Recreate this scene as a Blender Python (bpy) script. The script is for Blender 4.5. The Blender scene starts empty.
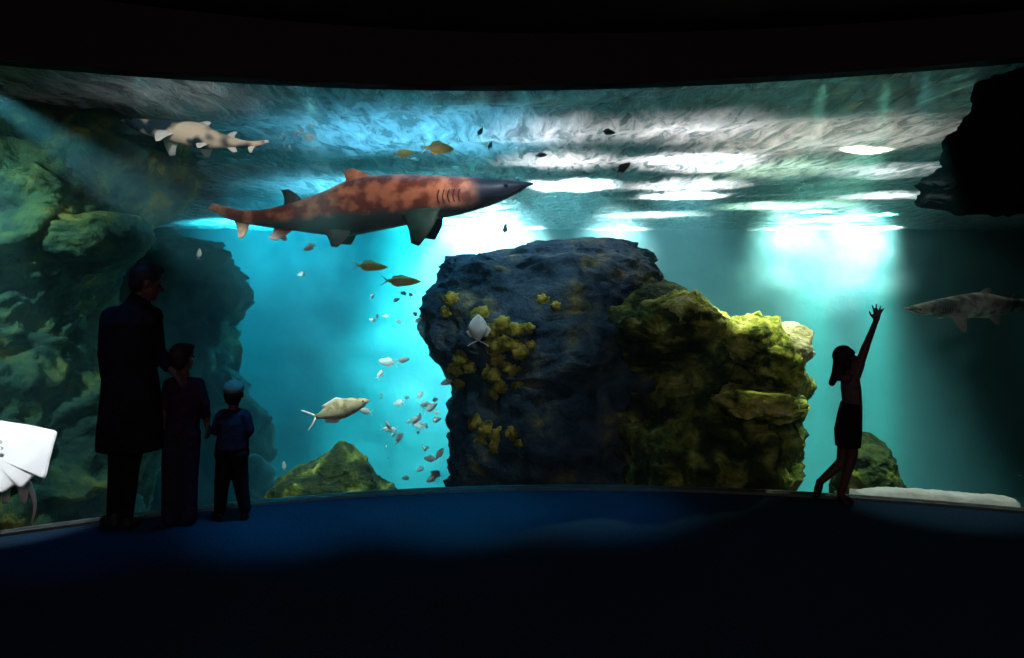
import bpy, bmesh, math, random
from mathutils import Vector, Matrix, Quaternion, noise
random.seed(7)
sc = bpy.context.scene
C = sc.collection
R = math.radians

# ---------------------------------------------------------------- camera
F = 700.0                       # focal length in pixels of the 1024 wide frame
EYE = 1.72                      # eye height of a standing visitor
HZ = 265                        # row of the horizon
cam = bpy.data.cameras.new('camera')
cam.sensor_width = 36.0
cam.lens = 36.0 * F / 1024.0
cam.shift_y = -(329 - HZ) / 1024.0
cam.clip_end = 100
co = bpy.data.objects.new('camera', cam)
co.location = (0, 0, EYE)
co.rotation_euler = (R(90), 0, 0)
C.objects.link(co)
sc.camera = co

# ---------------------------------------------------------------- world, view, lamps
w = bpy.data.worlds.new('world')
w.use_nodes = True
w.node_tree.nodes['Background'].inputs[0].default_value = (0.0035, 0.0024, 0.0024, 1)
w.node_tree.nodes['Background'].inputs[1].default_value = 1.0
sc.world = w
sc.view_settings.view_transform = 'Standard'
sc.view_settings.look = 'None'
sc.view_settings.gamma = 1
sc.view_settings.exposure = 0.6
sc.view_settings.use_curve_mapping = False
sc.cycles.max_bounces = 6
sc.cycles.diffuse_bounces = 2
sc.cycles.glossy_bounces = 2
sc.cycles.transmission_bounces = 4
sc.cycles.transparent_max_bounces = 12
sc.cycles.volume_bounces = 0
sc.cycles.caustics_reflective = False
sc.cycles.caustics_refractive = False
sc.cycles.sample_clamp_indirect = 3


def P(px, py, Y):
    """the point at depth Y that the photograph shows at pixel (px, py)"""
    return Vector(((px - 512) / F * Y, Y, EYE - (py - HZ) / F * Y))


def spot(name, loc, target, power, color, size=40, blend=0.6, radius=0.08):
    l = bpy.data.lights.new(name, 'SPOT')
    l.energy = power
    l.color = color
    l.spot_size = R(size)
    l.spot_blend = blend
    l.shadow_soft_size = radius
    o = bpy.data.objects.new(name, l)
    o.location = loc
    o.rotation_euler = (Vector(target) - Vector(loc)).to_track_quat('-Z', 'Y').to_euler()
    C.objects.link(o)
    return o


def win_y(x):                   # the window bows away from the visitors
    return 5.35 - (0.069 if x < 0.4 else 0.051) * (x - 0.4) ** 2


def top_z(x):                   # underside of the bulkhead over the window
    return 3.06 + 0.020 * x


def slot(x):                    # gap between the pane and the edge of the water surface
    return (x, win_y(x) + 0.08, top_z(x) + 0.03)


ZS = 3.14                       # height of the water surface
YB = 28.0                       # back wall of the tank
CYAN = (0.10, 0.75, 1.0)
AQUA = (0.25, 1.0, 0.85)
WHITE = (0.9, 1.0, 0.95)
LAMPS = [
    # name, position, target, power, colour, cone, blend
    # shafts through the surface on the right
    ('pond_lamp', (8.0, 18.5, 6.2), (8.0, 18.5, 0), 230000, (0.12, 1.0, 0.78), 12, 0.9),
    ('pond_lamp', (10.2, 19.5, 6.2), (10.2, 19.5, 0), 260000, (0.12, 1.0, 0.78), 10, 0.9),
    ('pond_lamp', (9.4, 20.5, 3.6), (9.4, 20.5, 0), 24000, (0.9, 1.0, 0.9), 70, 1.0),
    ('pond_lamp', (1.0, 12.5, 3.9), (1.0, 12.5, 0), 4200, (0.8, 0.95, 1.0), 96, 1.0),
    ('pond_lamp', (3.6, 14.5, 3.9), (3.6, 14.5, 0), 4200, (1.0, 0.97, 1.0), 96, 1.0),
    # added unseen lamps that brighten the back wall
    ('back_wall_fill', (11.2, 25.8, 3.7), (11.2, 28.0, 2.4), 36000, (0.8, 1.0, 0.85), 80, 1.0),
    ('back_wall_fill', (13.9, 25.8, 3.7), (13.7, 28.0, 2.4), 42000, (0.9, 1.0, 0.92), 80, 1.0),
    ('back_wall_fill', (4.2, 26.3, 3.8), (4.2, 28.0, 2.6), 15000, (0.95, 1.0, 0.97), 80, 0.9),
    ('back_wall_fill', (-0.4, 25.0, 4.4), (-0.9, 28.0, 1.8), 120000, (0.85, 1.0, 1.0), 80, 0.9),
    ('back_wall_fill', (-2.6, 20.0, 6.2), (-2.6, 28.0, -4.0), 220000, (0.06, 0.92, 1.0), 50, 0.9),
    ('back_wall_fill', (-8.0, 21.0, 6.2), (-8.4, 28.0, -0.5), 50000, (0.03, 0.62, 0.85), 80, 0.9),
    # lamps over the surface that make it glow from below
    ('surface_lamp', (0.5, 7.6, 6.2), (0.5, 7.6, ZS), 1000, (1, 0.93, 0.95), 24, 1.0),
    ('surface_lamp', (0.75, 9.6, 6.2), (0.75, 9.6, ZS), 2400, (1, 0.93, 0.97), 26, 1.0),
    ('surface_lamp', (1.9, 7.4, 6.2), (1.9, 7.4, ZS), 1300, (1, 0.95, 0.97), 26, 1.0),
    ('surface_lamp', (2.5, 9.6, 6.2), (2.5, 9.6, ZS), 4200, (1, 0.95, 0.97), 28, 1.0),
    ('surface_lamp', (3.2, 12.6, 6.2), (3.2, 12.6, ZS), 4200, (1, 0.97, 0.97), 34, 1.0),
    ('surface_lamp', (5.6, 10.6, 6.2), (5.6, 10.6, ZS), 1300, (0.95, 1.0, 1.0), 26, 1.0),
    ('surface_lamp', (7.6, 14.5, 6.2), (7.6, 14.5, ZS), 3600, (0.95, 1.0, 1.0), 26, 1.0),
    ('surface_lamp', (6.6, 17.0, 6.2), (6.6, 17.0, ZS), 3500, (0.6, 1.0, 0.72), 60, 1.0),
    ('surface_lamp', (10.0, 22.0, 6.2), (10.0, 22.0, ZS), 9000, (0.75, 1.0, 0.85), 44, 1.0),
    ('surface_lamp', (4.0, 20.0, 6.2), (4.0, 20.0, ZS), 3500, (0.75, 1.0, 0.9), 60, 1.0),
    ('surface_lamp', (3.9, 10.4, 6.2), (3.9, 10.4, ZS), 800, (0.75, 1.0, 0.75), 44, 1.0),
    ('surface_lamp', (3.5, 8.0, 6.2), (3.5, 8.0, ZS), 450, (1.0, 0.9, 0.8), 60, 1.0),
    ('surface_lamp', (-1.1, 7.8, 6.2), (-1.1, 7.8, ZS), 900, (0.12, 0.55, 0.9), 70, 1.0),
    ('surface_lamp', (-2.5, 13.0, 6.2), (-2.5, 13.0, ZS), 1600, (0.12, 0.6, 0.9), 90, 1.0),
    ('surface_lamp', (-2.75, 5.9, 6.2), (-2.75, 5.9, ZS), 150, (1, 1.0, 1.0), 18, 1.0),
    ('surface_lamp', (-3.7, 6.0, 6.2), (-3.7, 6.0, ZS), 16, (0.8, 1.0, 0.95), 24, 1.0),
    # added unseen lamp that rims the boulder from behind on the right
    ('boulder_fill', (5.2, 9.3, 3.9), (2.0, 6.7, 0.7), 9000, (0.95, 1.0, 0.6), 22, 1.0),
    # added fills hidden behind the bulkhead, lighting animals and rocks from the front
    ('front_fill', slot(2.35), (2.35, 6.5, 0.95), 230, (0.95, 1.0, 0.55), 30, 0.9),
    ('front_fill', slot(3.0), (3.1, 5.24, 0.0), 120, (0.8, 1.0, 0.9), 32, 0.8),
    ('front_fill', slot(2.75), (3.0, 5.95, 0.05), 320, (0.85, 1.0, 0.6), 26, 0.9),
    ('front_fill', slot(-1.5), (-1.55, 6.2, 0.2), 300, (0.85, 1.0, 0.9), 30, 0.8),
    ('front_fill', slot(-0.2), (-0.9, 6.3, 2.3), 36, (1.0, 0.62, 0.48), 60, 0.8),
    ('front_fill', slot(-3.6), (-1.1, 7.9, 0.35), 900, (0.65, 1.0, 1.0), 20, 0.9),
    ('front_fill', slot(0.1), (-0.3, 7.6, 0.8), 55, (0.7, 0.85, 0.9), 70, 0.9),
    ('front_fill', slot(-1.6), (-1.9, 6.3, 2.35), 14, (1.0, 0.75, 0.6), 70, 0.9),
    ('front_fill', slot(-3.5), (-3.35, 4.74, 0.4), 260, (0.95, 0.97, 1.0), 24, 0.5),
    ('front_fill', slot(-4.2), (-4.3, 6.2, 1.0), 135, (0.75, 1.0, 0.72), 84, 0.9),
    ('front_fill', slot(-2.6), (-2.7, 6.1, 2.9), 16, (1.0, 0.95, 0.9), 60, 0.5),
    # added fills: tank-blue light on the walkway, dim warmth for the dark room
    ('walkway_fill', (-2.6, 4.2, 3.4), (-2.6, 4.45, 0), 45, (0.0, 0.30, 1.0), 28, 1.0),
    ('walkway_fill', (-1.5, 4.45, 3.4), (-1.5, 4.75, 0), 270, (0.0, 0.5, 1.0), 28, 1.0),
    ('walkway_fill', (-0.4, 4.65, 3.4), (-0.4, 4.92, 0), 310, (0.0, 0.55, 1.0), 28, 1.0),
    ('walkway_fill', (0.6, 4.65, 3.4), (0.6, 4.95, 0), 150, (0.0, 0.5, 1.0), 26, 1.0),
    ('room_fill', (0.0, -2.0, 3.2), (0.0, 4.0, 1.6), 170, (1.0, 0.72, 0.68), 150, 1.0),
]
for n_, lo_, ta_, po_, col_, cone_, bl_ in LAMPS:
    spot(n_, lo_, ta_, po_, col_, cone_, bl_, {'room_fill': 0.9, 'walkway_fill': 0.15, 'front_fill': 0.02, 'surface_lamp': 0.6, 'back_wall_fill': 0.5, 'pond_lamp': 0.3}.get(n_, 0.08))


# ---------------------------------------------------------------- helpers
def wloc(o):
    v = Vector((0, 0, 0))
    while o is not None:
        v += o.location
        o = o.parent
    return v


def tag(o, label=None, cat=None, group=None, kind=None):
    if label: o['label'] = label
    if cat: o['category'] = cat
    if group: o['group'] = group
    if kind: o['kind'] = kind
    return o


def empty(name, loc):
    o = bpy.data.objects.new(name, None)
    o.empty_display_size = 0.1
    o.location = loc
    C.objects.link(o)
    return o


def obj(name, verts, faces, mat, parent=None, origin=None, smooth=True):
    """link ONE mesh object; verts are in world coordinates"""
    if parent is not None:
        off = wloc(parent)
    else:
        off = Vector(origin) if origin is not None else Vector((0, 0, 0))
    me = bpy.data.meshes.new(name)
    me.from_pydata([tuple(Vector(v) - off) for v in verts], [], faces)
    bm = bmesh.new()
    bm.from_mesh(me)
    bmesh.ops.recalc_face_normals(bm, faces=bm.faces)
    bm.to_mesh(me)
    bm.free()
    if smooth:
        me.polygons.foreach_set('use_smooth', [True] * len(me.polygons))
    me.materials.append(mat)
    o = bpy.data.objects.new(name, me)
    C.objects.link(o)
    if parent is not None:
        o.parent = parent
    else:
        o.location = off
    return o


def copy_tree(o, parent=None):
    c = o.copy()
    C.objects.link(c)
    c.parent = parent
    for ch in list(o.children):
        copy_tree(ch, c)
    return c


def fract(p, s, octv=4, seed=0.0):
    return noise.fractal(Vector((p[0] * s + seed, p[1] * s + seed * 1.7, p[2] * s - seed)), 0.7, 2.1, octv)


# ---------------------------------------------------------------- materials
def newmat(name):
    m = bpy.data.materials.new(name)
    m.use_nodes = True
    nt = m.node_tree
    return m, nt, nt.nodes['Principled BSDF'], nt.nodes['Material Output']


def plain(name, col, rough=0.8, var=0.0, scale=8, spec=0.3, bump=0.0):
    m, nt, b, out = newmat(name)
    b.inputs['Base Color'].default_value = (*col, 1)
    b.inputs['Roughness'].default_value = rough
    b.inputs['Specular IOR Level'].default_value = spec
    if var or bump:
        tc = nt.nodes.new('ShaderNodeTexCoord')
        n = nt.nodes.new('ShaderNodeTexNoise')
        n.inputs['Scale'].default_value = scale
        n.inputs['Detail'].default_value = 5
        nt.links.new(tc.outputs['Object'], n.inputs['Vector'])
        if var:
            r = nt.nodes.new('ShaderNodeValToRGB')
            r.color_ramp.elements[0].position = 0.3
            r.color_ramp.elements[1].position = 0.7
            r.color_ramp.elements[0].color = (*[c * (1 - var) for c in col], 1)
            r.color_ramp.elements[1].color = (*[min(1, c * (1 + var)) for c in col], 1)
            nt.links.new(n.outputs['Fac'], r.inputs['Fac'])
            nt.links.new(r.outputs['Color'], b.inputs['Base Color'])
        if bump:
            bp = nt.nodes.new('ShaderNodeBump')
            bp.inputs['Strength'].default_value = bump
            bp.inputs['Distance'].default_value = 0.05
            nt.links.new(n.outputs['Fac'], bp.inputs['Height'])
            nt.links.new(bp.outputs['Normal'], b.inputs['Normal'])
    return m


def patchy(name, stops, scale=2.0, rough=0.9, bump=0.5, detail=6, dist=0.4, stretch=(1, 1, 1)):
    """noise through a ramp of colours: rock with algae and sponges growing in patches"""
    m, nt, b, out = newmat(name)
    tc = nt.nodes.new('ShaderNodeTexCoord')
    mp = nt.nodes.new('ShaderNodeMapping')
    mp.inputs['Scale'].default_value = stretch
    n = nt.nodes.new('ShaderNodeTexNoise')
    n.inputs['Scale'].default_value = scale
    n.inputs['Detail'].default_value = detail
    n.inputs['Roughness'].default_value = 0.62
    n.inputs['Distortion'].default_value = dist
    r = nt.nodes.new('ShaderNodeValToRGB')
    cr = r.color_ramp
    cr.elements[0].position, cr.elements[0].color = stops[0][0], (*stops[0][1], 1)
    cr.elements[1].position, cr.elements[1].color = stops[-1][0], (*stops[-1][1], 1)
    for p_, c_ in stops[1:-1]:
        e = cr.elements.new(p_)
        e.color = (*c_, 1)
    n2 = nt.nodes.new('ShaderNodeTexNoise')
    n2.inputs['Scale'].default_value = scale * 7
    n2.inputs['Detail'].default_value = 5
    bp = nt.nodes.new('ShaderNodeBump')
    bp.inputs['Strength'].default_value = bump
    bp.inputs['Distance'].default_value = 0.08
    nt.links.new(tc.outputs['Object'], mp.inputs['Vector'])
    nt.links.new(mp.outputs['Vector'], n.inputs['Vector'])
    nt.links.new(mp.outputs['Vector'], n2.inputs['Vector'])
    nt.links.new(n.outputs['Fac'], r.inputs['Fac'])
    nt.links.new(r.outputs['Color'], b.inputs['Base Color'])
    nt.links.new(n2.outputs['Fac'], bp.inputs['Height'])
    nt.links.new(bp.outputs['Normal'], b.inputs['Normal'])
    b.inputs['Roughness'].default_value = rough
    b.inputs['Specular IOR Level'].default_value = 0.15
    return m


M = {}
M['black_wall'] = plain('black wall paint', (0.02, 0.016, 0.016), 0.95, spec=0.05)
M['carpet'] = plain('blue black carpet', (0.010, 0.024, 0.042), 1.0, 0.3, 60, spec=0.0, bump=0.3)
M['sill'] = plain('sill trim', (0.07, 0.08, 0.075), 0.6, 0.2, 20)
M['tank_wall'] = patchy('painted tank wall', [(0.3, (0.02, 0.045, 0.055)), (0.5, (0.045, 0.08, 0.09)), (0.7, (0.08, 0.12, 0.12))], 0.6, bump=0.3)
M['tank_floor'] = plain('sand', (0.45, 0.42, 0.34), 0.95, 0.25, 6, bump=0.5)
M['left_rock'] = patchy('green grown rock', [(0.30, (0.015, 0.03, 0.05)), (0.45, (0.03, 0.10, 0.10)), (0.56, (0.08, 0.17, 0.10)), (0.66, (0.30, 0.32, 0.10)), (0.78, (0.45, 0.5, 0.4))], 2.2)
M['pillar_rock'] = patchy('blue grey rock', [(0.34, (0.008, 0.02, 0.035)), (0.5, (0.04, 0.08, 0.12)), (0.60, (0.09, 0.12, 0.12)), (0.68, (0.22, 0.21, 0.08)), (0.8, (0.4, 0.36, 0.14))], 3.2)
M['mossy_rock'] = patchy('yellow green mossy rock', [(0.36, (0.012, 0.02, 0.015)), (0.50, (0.04, 0.07, 0.02)), (0.60, (0.20, 0.26, 0.05)), (0.72, (0.62, 0.62, 0.20)), (0.85, (0.8, 0.8, 0.55))], 3.6)
M['reef_rock'] = patchy('blue green reef rock', [(0.35, (0.02, 0.04, 0.06)), (0.6, (0.05, 0.12, 0.12)), (0.8, (0.12, 0.2, 0.12))], 1.2)
M['lit_moss_rock'] = patchy('lit cream moss rock', [(0.38, (0.03, 0.05, 0.02)), (0.48, (0.30, 0.36, 0.07)), (0.58, (0.66, 0.68, 0.18)), (0.75, (0.85, 0.85, 0.6))], 5)  # brighter moss rock: light on crest and ledge is put into the colour
M['pale_rock'] = patchy('pale encrusted rock', [(0.36, (0.45, 0.45, 0.28)), (0.6, (0.85, 0.85, 0.7))], 5)
M['dark_rock'] = plain('dark rock', (0.006, 0.006, 0.007), 1.0, spec=0.0)
M['algae'] = patchy('ochre algae', [(0.35, (0.10, 0.11, 0.02)), (0.5, (0.40, 0.36, 0.05)), (0.7, (0.75, 0.62, 0.12))], 14)
M['cloth_black'] = plain('black wool', (0.010, 0.009, 0.012), 0.95, 0.3, 30, 0.05)
M['cloth_navy'] = plain('dark navy cotton', (0.014, 0.014, 0.03), 0.95, 0.3, 30, 0.05)
M['cloth_plum'] = plain('dark plum cotton', (0.022, 0.010, 0.024), 0.95, 0.3, 30, 0.05)
M['cloth_grey'] = plain('dim grey cotton', (0.07, 0.065, 0.06), 0.95, 0.2, 30, 0.05)
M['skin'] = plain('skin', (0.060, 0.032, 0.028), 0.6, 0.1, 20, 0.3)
M['hair'] = plain('dark hair', (0.012, 0.009, 0.008), 0.7, 0.3, 50, 0.2)
M['cap'] = plain('grey cap cloth', (0.10, 0.11, 0.11), 0.9, 0.2, 30, 0.1)
M['shoe'] = plain('black shoe leather', (0.012, 0.011, 0.011), 0.6)
M['eye'] = plain('eye', (0.01, 0.01, 0.012), 0.15)
M['pale_fish'] = plain('silver white fish skin', (0.78, 0.84, 0.82), 0.4, 0.12, 30)
M['yellow_fish'] = plain('yellow fish skin', (0.85, 0.80, 0.28), 0.45, 0.2, 20)
M['dark_fish'] = plain('dark fish skin', (0.03, 0.035, 0.045), 0.5, 0.2, 20)
M['tan_fish'] = patchy('mottled tan fish skin', [(0.4, (0.30, 0.26, 0.13)), (0.6, (0.75, 0.68, 0.45))], 9, 0.5, 0.1)
M['ray_white'] = plain('white ray belly', (0.86, 0.84, 0.87), 0.55, 0.08, 5)
M['fin_white'] = plain('white fin skin', (0.85, 0.88, 0.86), 0.5, 0.08, 10)
M['fin_dark'] = plain('dark fin skin', (0.02, 0.05, 0.06), 0.6, 0.3, 12)
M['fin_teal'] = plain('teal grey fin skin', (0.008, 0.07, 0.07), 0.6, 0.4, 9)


def shark_skin(name, back_a, back_b, belly, snout=None, x_snout=0.0, zmid=0.0, slope=0.0, scale=11):
    """blotched back over a plain belly, split along the flank; the snout can be dark"""
    m, nt, b, out = newmat(name)
    tc = nt.nodes.new('ShaderNodeTexCoord')
    sep = nt.nodes.new('ShaderNodeSeparateXYZ')
    n = nt.nodes.new('ShaderNodeTexNoise')
    n.inputs['Scale'].default_value = scale
    n.inputs['Detail'].default_value = 3
    nt.links.new(tc.outputs['Object'], n.inputs['Vector'])
    nt.links.new(tc.outputs['Object'], sep.inputs[0])
    r = nt.nodes.new('ShaderNodeValToRGB')
    r.color_ramp.elements[0].position = 0.42
    r.color_ramp.elements[1].position = 0.60
    r.color_ramp.elements[0].color = (*back_a, 1)
    r.color_ramp.elements[1].color = (*back_b, 1)
    nt.links.new(n.outputs['Fac'], r.inputs['Fac'])
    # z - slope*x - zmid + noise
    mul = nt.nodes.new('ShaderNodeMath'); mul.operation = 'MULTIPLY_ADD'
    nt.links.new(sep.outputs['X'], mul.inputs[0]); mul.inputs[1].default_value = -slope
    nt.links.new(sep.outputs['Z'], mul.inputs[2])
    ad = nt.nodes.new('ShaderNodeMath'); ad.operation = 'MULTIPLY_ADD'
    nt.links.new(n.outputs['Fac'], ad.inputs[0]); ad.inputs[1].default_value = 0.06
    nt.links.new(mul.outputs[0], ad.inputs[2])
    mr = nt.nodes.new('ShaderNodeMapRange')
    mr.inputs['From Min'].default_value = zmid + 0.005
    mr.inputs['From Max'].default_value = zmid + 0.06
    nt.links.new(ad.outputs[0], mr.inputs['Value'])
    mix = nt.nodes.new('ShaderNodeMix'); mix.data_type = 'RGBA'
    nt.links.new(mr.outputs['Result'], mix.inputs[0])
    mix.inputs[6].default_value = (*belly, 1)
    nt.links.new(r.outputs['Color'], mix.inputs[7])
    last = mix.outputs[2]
    if snout:
        m2 = nt.nodes.new('ShaderNodeMapRange')
        m2.inputs['From Min'].default_value = x_snout - 0.12
        m2.inputs['From Max'].default_value = x_snout + 0.05
        nt.links.new(sep.outputs['X'], m2.inputs['Value'])
        mx = nt.nodes.new('ShaderNodeMix'); mx.data_type = 'RGBA'
        nt.links.new(m2.outputs['Result'], mx.inputs[0])
        nt.links.new(last, mx.inputs[6])
        mx.inputs[7].default_value = (*snout, 1)
        last = mx.outputs[2]
    nt.links.new(last, b.inputs['Base Color'])
    b.inputs['Roughness'].default_value = 0.5
    b.inputs['Specular IOR Level'].default_value = 0.25
    return m


# water body: scatters blue green light, takes red away
m = bpy.data.materials.new('sea water'); m.use_nodes = True
nt = m.node_tree; nt.nodes.clear()
out = nt.nodes.new('ShaderNodeOutputMaterial')
vs = nt.nodes.new('ShaderNodeVolumeScatter')
vs.inputs['Color'].default_value = (0.25, 0.85, 0.95, 1)
vs.inputs['Density'].default_value = 0.032
vs.inputs['Anisotropy'].default_value = 0.0
va = nt.nodes.new('ShaderNodeVolumeAbsorption')
va.inputs['Color'].default_value = (0.15, 0.82, 0.86, 1)
va.inputs['Density'].default_value = 0.045
ads = nt.nodes.new('ShaderNodeAddShader')
nt.links.new(vs.outputs[0], ads.inputs[0]); nt.links.new(va.outputs[0], ads.inputs[1])
nt.links.new(ads.outputs[0], out.inputs['Volume'])
M['water'] = m

# water surface seen from below
m = bpy.data.materials.new('rippled water surface'); m.use_nodes = True
nt = m.node_tree; nt.nodes.clear()
out = nt.nodes.new('ShaderNodeOutputMaterial')
tr = nt.nodes.new('ShaderNodeBsdfTranslucent'); tr.inputs['Color'].default_value = (0.95, 0.95, 0.95, 1)
tp = nt.nodes.new('ShaderNodeBsdfTransparent')
gl = nt.nodes.new('ShaderNodeBsdfGlossy'); gl.inputs['Roughness'].default_value = 0.15
tc = nt.nodes.new('ShaderNodeTexCoord')
n1 = nt.nodes.new('ShaderNodeTexNoise'); n1.inputs['Scale'].default_value = 5.0; n1.inputs['Detail'].default_value = 6
n1.inputs['Distortion'].default_value = 0.8; n1.inputs['Roughness'].default_value = 0.65
rp = nt.nodes.new('ShaderNodeValToRGB'); rp.color_ramp.elements[0].position = 0.36; rp.color_ramp.elements[1].position = 0.70
rp.color_ramp.elements[0].color = (0.12, 0.12, 0.12, 1)
bp = nt.nodes.new('ShaderNodeBump'); bp.inputs['Strength'].default_value = 0.9; bp.inputs['Distance'].default_value = 0.12
mpp = nt.nodes.new('ShaderNodeMapping'); mpp.inputs['Scale'].default_value = (1.2, 0.33, 1.0)
nt.links.new(tc.outputs['Object'], mpp.inputs['Vector']); nt.links.new(mpp.outputs['Vector'], n1.inputs['Vector'])
nt.links.new(n1.outputs['Fac'], rp.inputs['Fac'])
nt.links.new(n1.outputs['Fac'], bp.inputs['Height'])
for s_ in (tr, gl): nt.links.new(bp.outputs['Normal'], s_.inputs['Normal'])
mA = nt.nodes.new('ShaderNodeMixShader')
nt.links.new(rp.outputs['Color'], mA.inputs[0]); nt.links.new(tp.outputs[0], mA.inputs[1]); nt.links.new(tr.outputs[0], mA.inputs[2])
mB = nt.nodes.new('ShaderNodeMixShader'); mB.inputs[0].default_value = 0.3
nt.links.new(mA.outputs[0], mB.inputs[1]); nt.links.new(gl.outputs[0], mB.inputs[2])
nt.links.new(mB.outputs[0], out.inputs['Surface'])
M['surface'] = m

# acrylic pane
m = bpy.data.materials.new('acrylic pane'); m.use_nodes = True
nt = m.node_tree; nt.nodes.clear()
out = nt.nodes.new('ShaderNodeOutputMaterial')
tp = nt.nodes.new('ShaderNodeBsdfTransparent'); tp.inputs['Color'].default_value = (0.97, 0.985, 0.98, 1)
gl = nt.nodes.new('ShaderNodeBsdfGlossy'); gl.inputs['Roughness'].default_value = 0.05
mx = nt.nodes.new('ShaderNodeMixShader'); mx.inputs[0].default_value = 0.0007
nt.links.new(tp.outputs[0], mx.inputs[1]); nt.links.new(gl.outputs[0], mx.inputs[2]); nt.links.new(mx.outputs[0], out.inputs['Surface'])
M['acrylic'] = m


# ---------------------------------------------------------------- the setting
XL, XR = -4.6, 3.62
NX = 72
xs = [XL + (XR - XL) * i / NX for i in range(NX + 1)]


def curved(name, z0, z1, d0, d1, mat):
    """a slab that follows the window curve, between heights z0 and z1, depths d0 and d1 from the pane"""
    V, Fc = [], []
    for x in xs:
        y = win_y(x)
        b, t = (z0(x) if callable(z0) else z0), (z1(x) if callable(z1) else z1)
        V += [(x, y + d0, b), (x, y + d0, t), (x, y + d1, t), (x, y + d1, b)]
    for i in range(NX):
        a, b = 4 * i, 4 * i + 4
        for k in range(4):
            Fc.append((a + k, a + (k + 1) % 4, b + (k + 1) % 4, b + k))
    Fc += [(0, 1, 2, 3), (4 * NX, 4 * NX + 1, 4 * NX + 2, 4 * NX + 3)]
    return obj(name, V, Fc, mat, smooth=False)


def box(name, x0, x1, y0, y1, z0, z1, mat, parent=None):
    V = [(x, y, z) for x in (x0, x1) for y in (y0, y1) for z in (z0, z1)]
    Fc = [(0, 1, 3, 2), (4, 5, 7, 6), (0, 1, 5, 4), (2, 3, 7, 6), (0, 2, 6, 4), (1, 3, 7, 5)]
    return obj(name, V, Fc, mat, parent, smooth=False)


st = dict(kind='structure')
tag(curved('window_1', 0.02, top_z, 0.0, 0.05, M['acrylic']), **st)
tag(curved('trim_1', -0.02, 0.02, -0.012, 0.07, M['sill']), **st)
tag(curved('wall_front', top_z, 6.5, -0.12, 0.05, M['black_wall']), **st)
tag(curved('wall_below_window', -7.6, -0.02, -0.01, 0.12, M['dark_rock']), **st)
# floor: ends at the pane
V, Fc = [], []
for x in xs:
    V += [(x, win_y(x) + 0.02, 0.0), (x, -3.0, 0.0)]
for i in range(NX):
    Fc.append((2 * i, 2 * i + 1, 2 * i + 3, 2 * i + 2))
tag(obj('floor', V, Fc, M['carpet'], smooth=False), **st)
V, Fc = [], []
for x in xs:
    V += [(x, win_y(x) - 0.1, 3.45), (x, -3.0, 3.45)]
for i in range(NX):
    Fc.append((2 * i, 2 * i + 1, 2 * i + 3, 2 * i + 2))
tag(obj('ceiling', V, Fc, M['black_wall'], smooth=False), **st)
tag(box('wall_left', XL - 0.15, XL, -3, win_y(XL) + 0.1, 0, 3.45, M['black_wall']), **st)
tag(box('wall_right', XR, XR + 0.15, -3, win_y(XR) + 0.1, 0, 3.45, M['black_wall']), **st)


# tank shell
def bumpy_plane(name, o, u, v, nu, nv, amp, scale, mat, seed=0.0):
    o, u, v = Vector(o), Vector(u), Vector(v)
    n = u.cross(v).normalized()
    V, Fc = [], []
    for j in range(nv + 1):
        for i in range(nu + 1):
            p = o + u * (i / nu) + v * (j / nv)
            V.append(p + n * amp * fract(p, scale, 4, seed))
    for j in range(nv):
        for i in range(nu):
            a = j * (nu + 1) + i
            Fc.append((a, a + 1, a + nu + 2, a + nu + 1))
    return obj(name, V, Fc, mat)


TL, TR, TB = -21.0, 21.0, -7.6
tag(bumpy_plane('wall_back', (TL, YB, TB), (TR - TL, 0, 0), (0, 0, 5.6 - TB + 1), 110, 60, 0.25, 0.5, M['tank_wall']), **st)
tag(bumpy_plane('wall_tank_left', (TL, 3.2, TB), (0, YB - 3.0, 0), (0, 0, 10), 50, 40, 0.25, 0.5, M['tank_wall']), **st)
tag(bumpy_plane('wall_tank_right', (TR, 3.2, TB), (0, YB - 3.0, 0), (0, 0, 10), 50, 40, 0.25, 0.5, M['tank_wall']), **st)
tag(bumpy_plane('tank_floor', (TL, 3.2, TB), (TR - TL, 0, 0), (0, YB - 3.0, 0), 70, 40, 0.15, 0.7, M['tank_floor']), **st)
tag(box('wall_service', TL, XL - 0.15, 3.1, 3.2, TB, 6.5, M['black_wall']), **st)
tag(box('wall_service_right', XR + 0.15, TR, 3.1, 3.2, TB, 6.5, M['black_wall']), **st)
tag(box('ceiling_over_tank', TL, TR, 3.1, YB + 0.3, 6.4, 6.5, M['black_wall']), **st)


# the surface, a real rippled sheet
def front_y(x):
    return win_y(min(max(x, XL), XR)) + 0.12


V, Fc = [], []
nu, nv = 380, 260
for j in range(nv + 1):
    for i in range(nu + 1):
        x = TL + (TR - TL) * i / nu
        f = front_y(x) if XL < x < XR else 3.2
        y = f + (YB + 0.2 - f) * (j / nv) ** 1.7
        z = ZS + 0.05 * fract((x, y, 0), 1.1, 5, 3.0) + 0.02 * math.sin(3.1 * y + 1.3 * x)
        V.append((x, y, z))
for j in range(nv):
    for i in range(nu):
        a = j * (nu + 1) + i
        Fc.append((a, a + 1, a + nu + 2, a + nu + 1))
tag(obj('water_surface', V, Fc, M['surface']), **st)

# body of water
ring = [(x, win_y(x) + 0.06) for x in xs] + [(TR - 0.3, win_y(XR) + 0.06), (TR - 0.3, YB + 0.4), (TL + 0.3, YB + 0.4), (TL + 0.3, win_y(XL) + 0.06)]
n = len(ring)
V = [(x, y, TB - 0.3) for x, y in ring] + [(x, y, ZS - 0.06) for x, y in ring]
Fc = [tuple(range(n)), tuple(range(n, 2 * n))] + [(i, (i + 1) % n, n + (i + 1) % n, n + i) for i in range(n)]
tag(obj('water_body', V, Fc, M['water'], smooth=False), **st)


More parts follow.
